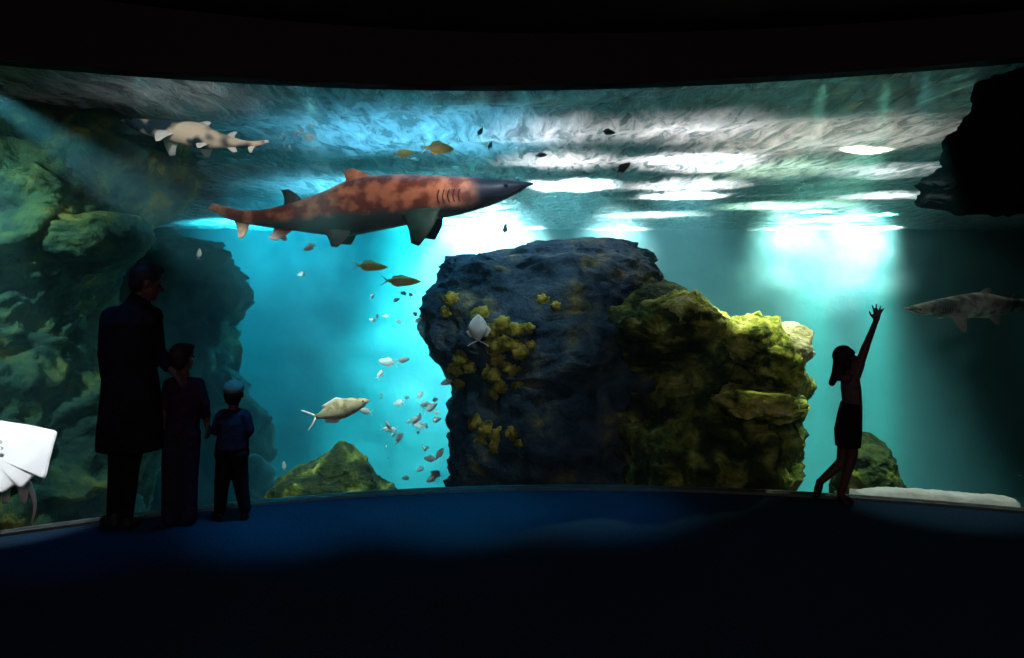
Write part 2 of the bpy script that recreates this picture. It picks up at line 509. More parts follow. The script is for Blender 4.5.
# ---------------------------------------------------------------- rocks
def interp(rows, t):
    """Catmull-Rom over rows, t in 0..1"""
    k = t * (len(rows) - 1)
    i = min(int(k), len(rows) - 2)
    f = k - i
    p = [rows[max(0, min(len(rows) - 1, i + d))] for d in (-1, 0, 1, 2)]
    res = []
    for c in range(len(rows[0])):
        a, b, c_, d = (q[c] for q in p)
        res.append(0.5 * (2 * b + (c_ - a) * f + (2 * a - 5 * b + 4 * c_ - d) * f * f + (3 * b - a - 3 * c_ + d) * f ** 3))
    return res


def rock(name, rows, mat, seed, amp=0.16, nu=120, nv=110, parent=None, sq=0.75, detail=1.4, origin=None):
    """rows: (py, px left, px right, depth Y, half thickness), top to bottom, seen outline at depth Y"""
    V, Fc = [], []
    for j in range(nv + 1):
        py, x0, x1, Y, hd = interp(rows, j / nv)
        a, b = P(x0, py, Y), P(x1, py, Y)
        cx, rx = (a.x + b.x) / 2, abs(b.x - a.x) / 2
        for i in range(nu):
            t = 2 * math.pi * i / nu
            c, s = math.cos(t), math.sin(t)
            ex = math.copysign(abs(c) ** sq, c) * rx
            ey = math.copysign(abs(s) ** sq, s) * hd
            p = Vector((cx + ex, Y + ey, a.z))
            d = Vector((c, s, 0.25)).normalized()
            f = fract(p, detail, 7, seed) * amp + 0.45 * amp * (0.35 - abs(fract(p, detail * 3.2, 4, seed + 2))) + amp * 0.6 * (0.5 - abs(fract(p, detail * 0.6, 3, seed + 9)))
            k = min(1.0, max(rx, 0.05) / (3 * amp))
            V.append(p + d * f * k + Vector((0, 0, 0.5 * amp * fract(p, detail * 1.3, 3, seed + 5))) * k)
    for j in range(nv):
        for i in range(nu):
            a = j * nu + i
            b = j * nu + (i + 1) % nu
            Fc.append((a, b, b + nu, a + nu))
    Fc.append(tuple(range(nu)))
    Fc.append(tuple(nv * nu + i for i in range(nu)))
    return obj(name, V, Fc, mat, parent, origin)


def seat(rows, py_end, grow=1.15, hd=1.2):
    """carry the last row down to the bottom of the tank"""
    py, x0, x1, Y, h = rows[-1]
    z_end = TB - 0.1
    pe = HZ + (EYE - z_end) * F / Y
    n_ = 5
    c, r = (x0 + x1) / 2, (x1 - x0) / 2
    out = list(rows)
    for i in range(1, n_ + 1):
        t = i / n_
        out.append((py + (pe - py) * t, c - r * (1 + (grow - 1) * t), c + r * (1 + (grow - 1) * t), Y, h + (hd - h) * t if hd > h else h))
    return out


# central pillar
rows = [(240, 575, 605, 8.3, 0.2), (246, 535, 640, 8.2, 0.7), (256, 480, 652, 8.1, 0.9), (264, 458, 653, 8.0, 1.0), (280, 448, 655, 7.9, 1.1), (305, 432, 660, 7.8, 1.15),
        (330, 424, 665, 7.7, 1.2), (350, 436, 665, 7.7, 1.2), (380, 453, 670, 7.7, 1.2), (420, 456, 670, 7.6, 1.2), (460, 452, 675, 7.6, 1.2), (500, 450, 680, 7.6, 1.2)]
pil = empty('rock_pillar', (P(550, 400, 7.7).x, 7.7, TB))
tag(pil, 'tall blue-grey rock pillar under the large shark, dotted with ochre algae', 'rock')
pillar_mesh = rock('pillar', seat(rows, 0), M['pillar_rock'], 3.3, 0.17, 170, 170, pil)

# mossy boulder on the right of the pillar
rows = [(280, 648, 664, 7.3, 0.15), (288, 630, 674, 7.2, 0.4), (304, 620, 684, 7.0, 0.6), (318, 612, 706, 6.9, 0.75), (334, 610, 730, 6.95, 0.75),
        (348, 608, 740, 7.05, 0.7), (364, 608, 752, 7.15, 0.6), (385, 610, 764, 7.1, 0.65), (410, 612, 780, 6.9, 0.82), (440, 614, 782, 6.8, 0.9),
        (470, 614, 774, 6.8, 0.9), (500, 614, 770, 6.8, 0.9)]
bou = empty('mossy_boulder', (P(720, 400, 6.9).x, 6.9, TB))
tag(bou, 'large boulder grown with yellow-green moss, lit from above, right of the dark pillar', 'rock')
rock('boulder', seat(rows, 0), M['mossy_rock'], 11.3, 0.13, 200, 220, bou, detail=2.0)
# jutting shelf of the boulder
rows = [(388, 738, 756, 6.35, 0.08), (391, 730, 778, 6.3, 0.22), (398, 722, 794, 6.25, 0.34), (406, 722, 797, 6.25, 0.34), (414, 732, 790, 6.3, 0.24), (420, 746, 778, 6.35, 0.1)]
rock('ledge', rows, M['lit_moss_rock'], 21.0, 0.09, 130, 60, bou, detail=5)
# arched crest over the hollow, down to the right flank
SP = [(640, 304, 0.17), (668, 308, 0.19), (694, 318, 0.19), (718, 330, 0.19), (742, 336, 0.20), (764, 344, 0.22), (776, 360, 0.21), (784, 380, 0.15), (787, 402, 0.13), (785, 430, 0.14), (778, 460, 0.16)]
V, Fc = [], []
NS, NU = 170, 60
for j in range(NS + 1):
    px, py, r = interp(SP, j / NS)
    px2, py2, _ = interp(SP, min(1, (j + 1) / NS)); px1, py1, _ = interp(SP, max(0, (j - 1) / NS))
    Y = 6.62 - 0.22 * math.sin(math.pi * min(1, j / NS * 1.2))
    cpt = P(px, py, Y)
    d = (P(px2, py2, Y) - P(px1, py1, Y)).normalized()
    e1 = Vector((0, 1, 0)); e2 = d.cross(e1).normalized()
    k = min(1, 6 * min(j / NS, 1 - j / NS) + 0.1)
    for i in range(NU):
        t = 2 * math.pi * i / NU
        q = e1 * math.cos(t) * 1.7 + e2 * math.sin(t)
        p = cpt + q * r * k
        p += q.normalized() * 0.10 * k * fract(p, 3.5, 6, 27) + q.normalized() * 0.05 * k * (0.4 - abs(fract(p, 6, 3, 31)))
        V.append(p)
for j in range(NS):
    for i in range(NU):
        a_, b_ = j * NU + i, j * NU + (i + 1) % NU
        Fc.append((a_, b_, b_ + NU, a_ + NU))
Fc += [tuple(range(NU)), tuple(NS * NU + i for i in range(NU))]
obj('crest', V, Fc, M['lit_moss_rock'], bou)
# pale knob on the right shoulder
rows = [(322, 778, 796, 6.5, 0.05), (328, 768, 802, 6.45, 0.2), (338, 764, 804, 6.4, 0.3), (350, 772, 804, 6.4, 0.3), (366, 786, 802, 6.45, 0.1)]
rock('pale_knob', rows, M['pale_rock'], 29.0, 0.05, 80, 50, bou, detail=4)

# the rock wall on the left
rows = [(40, -260, 60, 7.0, 0.8), (80, -260, 110, 6.9, 1.0), (120, -260, 128, 6.9, 1.0), (160, -260, 150, 6.8, 1.1), (190, -260, 158, 6.8, 1.2),
        (220, -260, 130, 6.6, 1.2), (250, -260, 118, 6.4, 1.1), (280, -260, 118, 6.4, 1.0), (320, -260, 100, 6.3, 1.0), (360, -260, 106, 6.3, 1.0),
        (400, -260, 112, 6.2, 1.0), (450, -260, 120, 6.1, 1.0), (520, -260, 128, 6.1, 1.0)]
lw = empty('rock_wall', (P(-60, 300, 6.5).x, 6.5, TB))
tag(lw, 'craggy green and grey rock wall filling the tank behind the adult in the coat', 'rock')
rock('rock_face', seat(rows, 0), M['left_rock'], 41.0, 0.34, 200, 200, lw, detail=0.9)
rows = [(214, 70, 110, 5.9, 0.1), (222, 50, 132, 5.85, 0.3), (236, 44, 140, 5.85, 0.4), (256, 50, 134, 5.9, 0.35), (272, 70, 110, 6.0, 0.15)]
rock('overhang', rows, M['left_rock'], 47.0, 0.07, 90, 60, lw, detail=2.2)
# hazy reef further back
rows = [(232, 60, 150, 19, 0.3), (244, 40, 185, 19, 0.9), (262, 30, 215, 19, 1.2), (300, 30, 236, 19, 1.4), (340, 20, 225, 19, 1.4), (400, 20, 240, 19, 1.4), (480, 20, 262, 19, 1.4)]
rf = rock('reef', seat(rows, 0), M['reef_rock'], 53.0, 0.5, 150, 150, None, detail=0.9, origin=(P(150, 300, 19).x, 19, TB))
tag(rf, 'hazy blue-green reef deep in the tank above the two children', 'reef')

# small mossy rock by the sill
rows = [(441, 338, 346, 6.7, 0.03), (448, 330, 352, 6.7, 0.12), (462, 318, 360, 6.7, 0.22), (472, 300, 366, 6.7, 0.3), (478, 284, 372, 6.7, 0.35), (490, 278, 382, 6.7, 0.4), (510, 270, 392, 6.7, 0.45)]
r2 = rock('small_rock', seat(rows, 0, 1.4, 0.7), M['mossy_rock'], 61.0, 0.07, 90, 110, None, detail=2.5, origin=(P(340, 470, 6.7).x, 6.7, TB))
tag(r2, 'small pointed green rock rising just over the sill, right of the smallest child', 'rock')
rows = [(432, 862, 870, 6.0, 0.03), (440, 856, 878, 6.0, 0.10), (452, 846, 882, 5.9, 0.16), (462, 848, 890, 5.9, 0.2), (474, 842, 896, 5.9, 0.24), (490, 838, 900, 5.9, 0.28), (510, 834, 906, 5.9, 0.3)]
r3 = rock('small_rock', seat(rows, 0, 1.4, 0.6), M['mossy_rock'], 67.0, 0.06, 90, 110, None, detail=2.8, origin=(P(868, 470, 5.9).x, 5.9, TB))
tag(r3, 'low yellow-green rock behind the legs of the reaching girl', 'rock')

# pale sand ledge just inside the pane on the right
V, Fc = [], []
n = 60
for i in range(n + 1):
    x = 2.62 + (XR - 0.02 - 2.62) * i / n
    y0 = win_y(x) + 0.13
    for k, (dy, z) in enumerate(((0, -0.25), (0, 0.03), (0.12, 0.05), (0.3, 0.035), (0.42, -0.02), (0.45, -0.25))):
        z *= 1.0 if z < 0 else min(1.0, i / 14)
        V.append((x, y0 + 0.5 * dy * (1 + 0.15 * fract((x, dy, 0), 5)), z + 0.012 * fract((x * 3, dy * 3, 1), 3)))
for i in range(n):
    for k in range(6):
        a = i * 6
        Fc.append((a + k, a + (k + 1) % 6, a + 6 + (k + 1) % 6, a + 6 + k))
Fc += [tuple(range(6)), tuple(n * 6 + k for k in range(6))]
tag(obj('sand_ledge', V, Fc, plain('pale sand', (0.75, 0.74, 0.68), 0.95, 0.15, 8, bump=0.4)), **st)

# black outcrop at the right end of the window
rows = [(40, 990, 1100, 5.3, 0.2), (80, 985, 1100, 5.3, 0.25), (120, 972, 1100, 5.3, 0.25), (138, 948, 1100, 5.3, 0.25), (165, 952, 1100, 5.3, 0.25), (176, 940, 1090, 5.3, 0.22), (184, 922, 1080, 5.3, 0.2),
        (192, 930, 1070, 5.3, 0.2), (204, 921, 1060, 5.3, 0.18), (210, 944, 1040, 5.3, 0.12), (215, 960, 1010, 5.3, 0.05)]
oc = rock('rock_outcrop', rows, M['dark_rock'], 71.0, 0.045, 120, 120, None, detail=5, origin=(P(1000, 80, 5.3).x, 5.3, 2.0))
tag(oc, 'black jagged rock outcrop hanging in the upper right corner of the tank', 'rock')


# algae and coral tufts growing on the pillar
def tuft(parent, c, r, seed):
    bm = bmesh.new()
    bmesh.ops.create_icosphere(bm, subdivisions=3, radius=1)
    V = []
    for v in bm.verts:
        d = v.co.normalized()
        k = 1 + 0.55 * noise.noise(d * 2.6 + Vector((seed, 0, 0))) + 0.25 * noise.noise(d * 7 + Vector((0, seed, 0)))
        V.append(Vector(c) + Vector((d.x * r * k, d.y * r * 0.6 * k, d.z * r * 0.9 * k)))
    Fc = [tuple(v.index for v in f.verts) for f in bm.faces]
    bm.free()
    return obj('algae_tuft', V, Fc, M['algae'], parent)


dg = bpy.context.evaluated_depsgraph_get()


def hit_from_eye(o, px, py):
    """first point of object o on the line of sight through the pixel (used to set growth on a rock's face)"""
    eye = Vector((0, 0, EYE))
    d = (P(px, py, 1.0) - eye).normalized()
    off = wloc(o)
    ok, loc, nn, idx = o.ray_cast(eye - off, d)
    return loc + off if ok else None


bpy.context.view_layer.update()
spots = [(452, 300, 8), (446, 312, 6), (481, 315, 9), (492, 330, 8), (503, 325, 9), (516, 330, 8), (528, 328, 6), (495, 345, 10), (508, 343, 9),
         (520, 352, 8), (500, 360, 10), (512, 368, 8), (492, 374, 9), (503, 384, 9), (496, 393, 7), (518, 384, 6), (531, 345, 5), (462, 358, 9),
         (456, 368, 8), (470, 368, 6), (476, 424, 8), (488, 430, 9), (500, 436, 9), (512, 434, 7), (482, 440, 7), (496, 447, 7), (520, 444, 5), (460, 384, 6), (544, 300, 6), (556, 306, 5)]
for i, (px, py, s) in enumerate(spots):
    h = hit_from_eye(pillar_mesh, px, py)
    if h is not None:
        tuft(pil, h, s * 1.05 * h.y / F, i * 3.7)


# ---------------------------------------------------------------- sharks, fish and the ray
def loft(rings, cap=True):
    V, Fc = [], []
    n = len(rings[0])
    for r in rings: V += r
    for j in range(len(rings) - 1):
        for i in range(n):
            a, b = j * n + i, j * n + (i + 1) % n
            Fc.append((a, b, b + n, a + n))
    if cap:
        Fc.append(tuple(range(n)))
        Fc.append(tuple((len(rings) - 1) * n + i for i in range(n)))
    return V, Fc


def fin_mesh(rA, rB, tA, tB, th, bulge=0.12, nu=10, nv=8, nrm=None):
    """a solid blade: root edge rA-rB, tip edge tA-tB, thick at the root and thin at the rim"""
    rA, rB, tA, tB = map(Vector, (rA, rB, tA, tB))
    nn = nrm if nrm is not None else (rB - rA).cross(tA - rA).normalized()
    size = ((tA + tB) / 2 - (rA + rB) / 2).length
    lead = (rA - rB).normalized()
    V, Fc = [], []
    for s in (1, -1):
        for j in range(nv + 1):
            v = j / nv
            a = rA.lerp(tA, v) + lead * bulge * size * math.sin(math.pi * v)
            b = rB.lerp(tB, v) + lead * bulge * 0.9 * size * math.sin(math.pi * v)
            for i in range(nu + 1):
                u = i / nu
                t = th * (1 - 0.85 * v) * math.sin(math.pi * min(1, max(0, u))) ** 0.7
                V.append(a.lerp(b, u) + nn * s * (t / 2 + th * 0.02))
    m_ = (nu + 1) * (nv + 1)
    for j in range(nv):
        for i in range(nu):
            a = j * (nu + 1) + i
            Fc.append((a, a + 1, a + nu + 2, a + nu + 1))
            Fc.append((m_ + a, m_ + a + nu + 1, m_ + a + nu + 2, m_ + a + 1))
    rim = [i for i in range(nu + 1)] + [j * (nu + 1) + nu for j in range(1, nv + 1)] + [nv * (nu + 1) + i for i in range(nu - 1, -1, -1)] + [j * (nu + 1) for j in range(nv - 1, 0, -1)]
    for k in range(len(rim)):
        a, b = rim[k], rim[(k + 1) % len(rim)]
        Fc.append((a, b, m_ + b, m_ + a))
    return V, Fc


# outline of the large shark in pixels: x, centre row, half height, half width (relative to half height)
SH = [(534, 183.5, 0.5, 1.6), (528, 184.5, 2.5, 1.8), (518, 187, 6, 1.5), (503, 190, 10.5, 1.3), (485, 193, 14.5, 1.15), (462, 195.5, 18.5, 1.0), (435, 197.5, 22, 0.9), (405, 200, 25.5, 0.85),
      (375, 203.5, 28, 0.8), (350, 208, 28, 0.78), (325, 213, 22, 0.75), (300, 216, 15.5, 0.75), (280, 217.5, 11.5, 0.75), (262, 218, 8.5, 0.75), (245, 217, 7, 0.7), (230, 214, 6, 0.6), (218, 210, 4, 0.5)]
L0 = 322.0


def shark(name, mp, skin, fins, dark, loc, label, tail_mat=None, spare=False):
    """mp maps local (x along the body 0 tail .. 1 nose, y across, z up; unit = body length) to the world"""
    root = empty(name, loc)
    tag(root, label, 'shark')
    q = lambda px, py, y=0.0: mp(((px - 210) / L0, y, -(py - 200) / L0))
    rings = []
    N = 90
    for k in range(N + 1):
        x, c, h, wf = interp(SH, k / N)
        h = max(h, 0.4)
        ring = []
        for i in range(36):
            t = 2 * math.pi * i / 36
            cz, cy = math.sin(t), math.cos(t)
            cz = math.copysign(abs(cz) ** 0.9, cz)
            ring.append(q(x, c - h * cz, h * wf * cy / L0))
        rings.append(ring)
    V, Fc = loft(rings)
    obj('body', V, Fc, skin, root)

    def fin(nm, a, b, c, d, th, mat, bulge=0.1):
        V, Fc = fin_mesh(q(*a), q(*b), q(*c), q(*d), th, bulge)
        return obj(nm, V, Fc, mat, root)
    S = (mp((1, 0, 0)) - mp((0, 0, 0))).length
    fin('dorsal_fin', (376, 180), (344, 188), (352, 168), (343, 172), 0.02 * S, fins['dorsal'], 0.15)
    fin('second_dorsal_fin', (304, 206), (282, 210), (289, 189), (281, 190), 0.015 * S, fins['second'], 0.15)
    fin('pectoral_fin', (442, 210, -0.055), (402, 214, -0.05), (424, 247, -0.115), (416, 244, -0.11), 0.022 * S, fins['pectoral'], 0.08)
    fin('pectoral_fin', (442, 210, 0.055), (404, 214, 0.05), (430, 238, 0.14), (418, 236, 0.135), 0.022 * S, fins['pectoral'], 0.08)
    fin('pelvic_fin', (356, 228, -0.03), (324, 228, -0.03), (343, 248, -0.07), (337, 247, -0.07), 0.014 * S, fins['pelvic'], 0.05)
    fin('pelvic_fin', (356, 228, 0.03), (326, 228, 0.03), (345, 244, 0.08), (334, 243, 0.08), 0.014 * S, fins['pelvic'], 0.05)
    fin('anal_fin', (296, 226), (274, 224), (276, 241), (268, 238), 0.012 * S, fins['anal'], 0.12)
    tl = fin('tail_fin', (246, 212), (236, 219), (212, 203), (208, 210), 0.016 * S, fins['tail'], 0.02)
    V, Fc = fin_mesh(q(250, 218), q(232, 217), q(243, 238), q(238, 238), 0.012 * S, 0.1)
    obj('lower_lobe', V, Fc, fins['tail'], tl)
    # eyes
    for sgn in (-1, 1):
        bm = bmesh.new()
        bmesh.ops.create_uvsphere(bm, u_segments=14, v_segments=8, radius=1)
        c = q(506, 187, sgn * 10.8 * 1.28 / L0 * 0.93)
        V = [c + v.co * 0.0065 * S for v in bm.verts]
        Fc = [tuple(v.index for v in f.verts) for f in bm.faces]
        bm.free()
        obj('eye', V, Fc, M['eye'], root)
    # mouth line and gill slits as thin raised lips on both flanks
    def surf(px, dz, sgn, out=1.004):
        k = 0
        for k in range(len(SH) - 1):
            if SH[k + 1][0] <= px <= SH[k][0]: break
        f = (SH[k][0] - px) / (SH[k][0] - SH[k + 1][0])
        c, h, wf = (SH[k][j] + (SH[k + 1][j] - SH[k][j]) * f for j in (1, 2, 3))
        s = dz
        cy = math.sqrt(max(0, 1 - s * s))
        return q(px, c - h * s * out, sgn * h * wf * cy * out / L0)
    for sgn in (-1, 1):
        pts = [surf(518 - i * 2.6, -0.45 - 0.15 * math.sin(i / 9 * math.pi), sgn) for i in range(10)]
        V, Fc = tube(pts, [0.0028 * S] * len(pts), 6)
        obj('mouth', V, Fc, dark, root)
        for g in range(5):
            pts = [surf(461 - g * 5 - 1.5 * math.sin(t / 6 * math.pi), 0.25 - 0.62 * t / 6, sgn) for t in range(7)]
            V, Fc = tube(pts, [0.0018 * S] * 7, 6)
            obj('gill_slit', V, Fc, dark, root)
    return root


def tube(pts, radii, n=10, closed=True):
    rings = []
    for i, p in enumerate(pts):
        d = (pts[min(i + 1, len(pts) - 1)] - pts[max(i - 1, 0)]).normalized()
        a = d.orthogonal().normalized() if i == 0 else (a - d * a.dot(d)).normalized()
        b = d.cross(a)
        rings.append([p + (a * math.cos(2 * math.pi * k / n) + b * math.sin(2 * math.pi * k / n)) * radii[i] for k in range(n)])
    return loft(rings)


YS = 6.25
sk1 = shark_skin('blotched brown shark skin', (0.15, 0.05, 0.04), (0.50, 0.235, 0.15), (0.015, 0.10, 0.11), (0.008, 0.012, 0.03), 0.95, -0.085, 0.075, 7)  # the teal shade under the shark is put into the belly colour
dk = plain('dark lip', (0.006, 0.012, 0.02), 0.8)
c0 = P(370, 205, YS)


def mp1(v):
    return Vector(((v[0] * L0 + 210 - 512) / F * YS, YS + v[1] * L0 / F * YS, EYE - (-v[2] * L0 + 200 - HZ) / F * YS))


brown_fin = plain('brown fin skin', (0.45, 0.22, 0.14), 0.6, 0.5, 14)
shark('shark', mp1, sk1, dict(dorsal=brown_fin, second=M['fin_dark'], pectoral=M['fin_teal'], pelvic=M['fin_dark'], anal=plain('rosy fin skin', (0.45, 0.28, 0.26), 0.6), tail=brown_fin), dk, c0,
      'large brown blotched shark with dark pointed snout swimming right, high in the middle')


def mapper(nose, tail, Y, roll=0.0, yaw=0.0):
    """the same animal between two pixels of the picture, at depth Y, swimming from tail to nose"""
    a, b = P(*tail, Y), P(*nose, Y)
    X = (b - a)
    L = X.length
    X = X / L
    X = (X + Vector((0, 1, 0)) * yaw).normalized()
    up = Vector((0, 0, 1))
    up = (up - X * up.dot(X)).normalized()
    side = X.cross(up)
    up2 = up * math.cos(roll) + side * math.sin(roll)
    side2 = X.cross(up2)
    return lambda v: a + (X * v[0] + side2 * v[1] + up2 * (v[2] + 0.035 - 0.09 * v[0])) * L


sk2 = shark_skin('tan shark skin with shade', (0.45, 0.30, 0.18), (0.85, 0.70, 0.52), (0.02, 0.05, 0.08), None, 0, 0.0, 0.10)
sk2 = patchy('tan shark skin with shade', [(0.47, (0.02, 0.045, 0.07)), (0.55, (0.85, 0.72, 0.55))], 3.0, 0.5, 0.1, 2, 0.0)  # lit tan top and dark shaded side, put into the colour as patches
shark('shark', mapper((122, 120), (268, 143), 6.0, 0.35), sk2, dict(dorsal=M['fin_white'], second=M['fin_white'], pectoral=M['fin_white'], pelvic=M['fin_white'], anal=M['fin_white'], tail=M['fin_white']), dk,
      P(195, 125, 6.0), 'smaller shark with white tail swimming left just below the surface, upper left')
sk3 = shark_skin('pale grey shark skin', (0.25, 0.30, 0.28), (0.55, 0.6, 0.56), (0.8, 0.85, 0.8), None, 0, 0, 0)
sk3 = patchy('pale grey shark skin', [(0.42, (0.14, 0.20, 0.19)), (0.58, (0.6, 0.68, 0.62))], 6, 0.5, 0.1, 3, 0.5)
gf = plain('grey fin skin', (0.45, 0.52, 0.48), 0.6, 0.3, 9)
shark('shark', mapper((905, 308), (1052, 296), 6.2, -0.2), sk3, dict(dorsal=gf, second=gf, pectoral=gf, pelvic=gf, anal=gf, tail=gf), dk,
      P(970, 304, 6.2), 'dim pale grey shark in dark water beyond the raised hand of the girl')


def fish(name, px, py, length, Y, mat, finmat, label, group=None, heading=0.0, tall=0.34, yaw=0.35, flip=False, cat='fish', detail=True):
    """one fish: body, tail fin, dorsal fin, anal fin, eyes; heading in degrees, 0 swims right"""
    s = length * Y / F
    c = P(px, py, Y)
    root = empty(name, c)
    tag(root, label, cat, group)
    hd = R(heading)
    X = Vector((math.cos(hd) * math.cos(yaw), math.sin(yaw), math.sin(hd)))
    X.normalize()
    up = Vector((0, 0, 1)) if abs(X.z) < 0.8 else Vector((1, 0, 0))
    up = (up - X * up.dot(X)).normalized()
    sd = X.cross(up)
    T = lambda x, y, z: c + (X * x + sd * y + up * z) * s
    prof = [(0.5, 0.01), (0.46, 0.10), (0.38, 0.24), (0.25, 0.40), (0.08, 0.5), (-0.08, 0.44), (-0.2, 0.28), (-0.29, 0.14), (-0.34, 0.10)]
    rings = []
    n = 12 if detail else 8
    for x, h in prof:
        rings.append([T(x, 0.38 * h * tall * math.cos(2 * math.pi * i / n), h * tall * math.sin(2 * math.pi * i / n)) for i in range(n)])
    V, Fc = loft(rings)
    obj('body', V, Fc, mat, root)
    V1, F1 = fin_mesh(T(-0.32, 0, 0.02), T(-0.34, 0, -0.01), T(-0.47, 0, 0.17 * tall / .34), T(-0.52, 0, 0.19 * tall / .34), 0.012 * s, 0.02, 4, 4)
    V2, F2 = fin_mesh(T(-0.32, 0, -0.02), T(-0.34, 0, 0.01), T(-0.47, 0, -0.17 * tall / .34), T(-0.52, 0, -0.19 * tall / .34), 0.012 * s, 0.02, 4, 4)
    o_ = len(V1)
    obj('tail_fin', V1 + V2, F1 + [tuple(k + o_ for k in f) for f in F2], finmat, root)
    V, Fc = fin_mesh(T(0.16, 0, 0.42 * tall), T(-0.2, 0, 0.26 * tall), T(0.02, 0, 0.66 * tall), T(-0.22, 0, 0.45 * tall), 0.012 * s, 0.05, 5, 4)
    obj('dorsal_fin', V, Fc, finmat, root)
    V, Fc = fin_mesh(T(0.02, 0, -0.42 * tall), T(-0.22, 0, -0.24 * tall), T(-0.06, 0, -0.62 * tall), T(-0.23, 0, -0.42 * tall), 0.012 * s, 0.05, 5, 4)
    obj('anal_fin', V, Fc, finmat, root)
    if detail:
        for sg in (-1, 1):
            bm = bmesh.new()
            bmesh.ops.create_icosphere(bm, subdivisions=1, radius=1)
            e = T(0.39, sg * 0.085 * tall, 0.05 * tall)
            V = [e + v.co * 0.018 * s for v in bm.verts]
            Fc = [tuple(v.index for v in f.verts) for f in bm.faces]
            bm.free()
            obj('eye', V, Fc, M['eye'], root)
    return root


# four yellow fish
fish('yellow_fish', 438, 148, 34, 6.6, M['yellow_fish'], M['yellow_fish'], 'pale yellow fish above the back of the large shark, the brightest one', None, 0, 0.36)
fish('yellow_fish', 404, 153, 22, 6.8, M['yellow_fish'], M['yellow_fish'], 'small dull yellow fish above the large shark, left of the brightest yellow fish', None, 8, 0.34)
fish('yellow_fish', 370, 266, 36, 6.7, M['yellow_fish'], M['yellow_fish'], 'yellow fish just below the large shark, upper one of two', None, -4, 0.26)
fish('yellow_fish', 401, 281, 42, 6.7, M['yellow_fish'], M['pale_fish'], 'longest yellow fish, lower one of two under the large shark', None, -2, 0.24)
# the mottled fish low in the blue water
fish('mottled_fish', 338, 410, 66, 6.0, M['tan_fish'], M['fin_white'], 'mottled tan fish with white forked tail above the small pointed rock', None, 16, 0.30, 0.2)
fish('batfish', 478, 330, 32, 6.3, plain('pale blue fish skin', (0.78, 0.93, 0.97), 0.4, 0.1, 20), M['fin_white'], 'pale blue triangular fish against the ochre algae of the pillar', None, 90, 0.62, 0.0)
# dark small fish against the bright water
for px, py, l, hd_, lab in ((541, 155, 13, 5, 'tiny black fish right of and above the tip of the large shark snout'),
                            (608, 132, 16, -5, 'tiny dark fish near the middle of the pale glow, high up'),
                            (623, 168, 20, 35, 'grey-green fish tilted upward between the two white glows'),
                            (505, 229, 13, 80, 'tiny dark fish hanging upright between large shark and pillar top'),
                            (541, 104, 15, 15, 'tiny dark fish close under the upper window edge, middle'),
                            (480, 132, 12, 60, 'tiny blue-grey fish above the large shark head'),
                            (490, 146, 11, 70, 'tiny blue-grey fish just over the large shark head')):
    fish('small_fish', px, py, l, 7.0, M['dark_fish'], M['dark_fish'], lab, None, hd_, 0.36, 0.2, detail=False)
# single pale fish
for px, py, l, hd_, lab in ((310, 247, 17, 200, 'white fish right under the pelvic fin of the large shark, larger of two'),
                            (284, 238, 13, 150, 'tiny white fish below the rosy anal fin of the large shark'),
                            (302, 274, 12, 190, 'lone tiny bluish fish some way under the large shark'),
                            (199, 254, 12, 90, 'tiny white fish hanging upright left of the large shark tail'),
                            (388, 362, 22, 175, 'white fish in open blue water, right one of the high pair'),
                            (403, 360, 14, 10, 'white fish touching the high pair from the right'),
                            (380, 374, 12, 60, 'tiny white fish just below the high pair of white fish'),
                            (447, 382, 15, 200, 'white fish beside the left edge of the pillar'),
                            (366, 411, 16, 170, 'dark-headed pale fish in front of the snout of the mottled fish'),
                            (284, 466, 10, 100, 'tiny white fish over the sill left of the small pointed rock')):
    fish('silver_fish', px, py, l, 6.9, M['pale_fish'], M['fin_white'], lab, None, hd_, 0.38, 0.3, detail=False)
# two schools that nothing tells apart: one proto each, then copies
rnd = random.Random(5)
proto = fish('silver_fish', 415, 420, 15, 7.2, M['pale_fish'], M['fin_white'], 'small silver fish glinting in the school left of the pillar', 'school of silver fish left of the pillar', 20, 0.4, 0.5, detail=False)
for k in range(34):
    c = copy_tree(proto)
    t = rnd.random()
    px = 378 + 62 * rnd.random()
    py = 395 + 85 * t
    Y = 6.8 + 2.2 * rnd.random()
    c.location = P(px, py, Y)
    c.rotation_euler = (0, R(rnd.uniform(-40, 40)), R(rnd.uniform(0, 360)))
    s = rnd.uniform(0.5, 1.3)
    c.scale = (s, s, s)
p2 = fish('silver_fish', 300, 135, 10, 7.4, M['pale_fish'], M['fin_white'], 'tiny white fish in the loose school right of the white-tailed shark', 'school of white fish under the surface', 20, 0.4, 0.5, detail=False)
for k in range(22):
    c = copy_tree(p2)
    c.location = P(285 + 40 * rnd.random() ** 0.8 - 8, 120 + 30 * rnd.random(), 6.8 + rnd.random())
    c.rotation_euler = (0, R(rnd.uniform(-30, 30)), R(rnd.uniform(0, 360)))
    s = rnd.uniform(0.5, 1.1)
    c.scale = (s, s, s)
p3 = fish('silver_fish', 396, 300, 9, 7.4, M['pale_fish'], M['fin_white'], 'tiny silver fish drifting below the two lower yellow fish', 'loose silver fish below the yellow pair', 20, 0.4, 0.5, detail=False)
for k in range(10):
    c = copy_tree(p3)
    c.location = P(370 + 50 * rnd.random(), 292 + 40 * rnd.random(), 7.0 + rnd.random())
    c.rotation_euler = (0, R(rnd.uniform(-30, 30)), R(rnd.uniform(0, 360)))

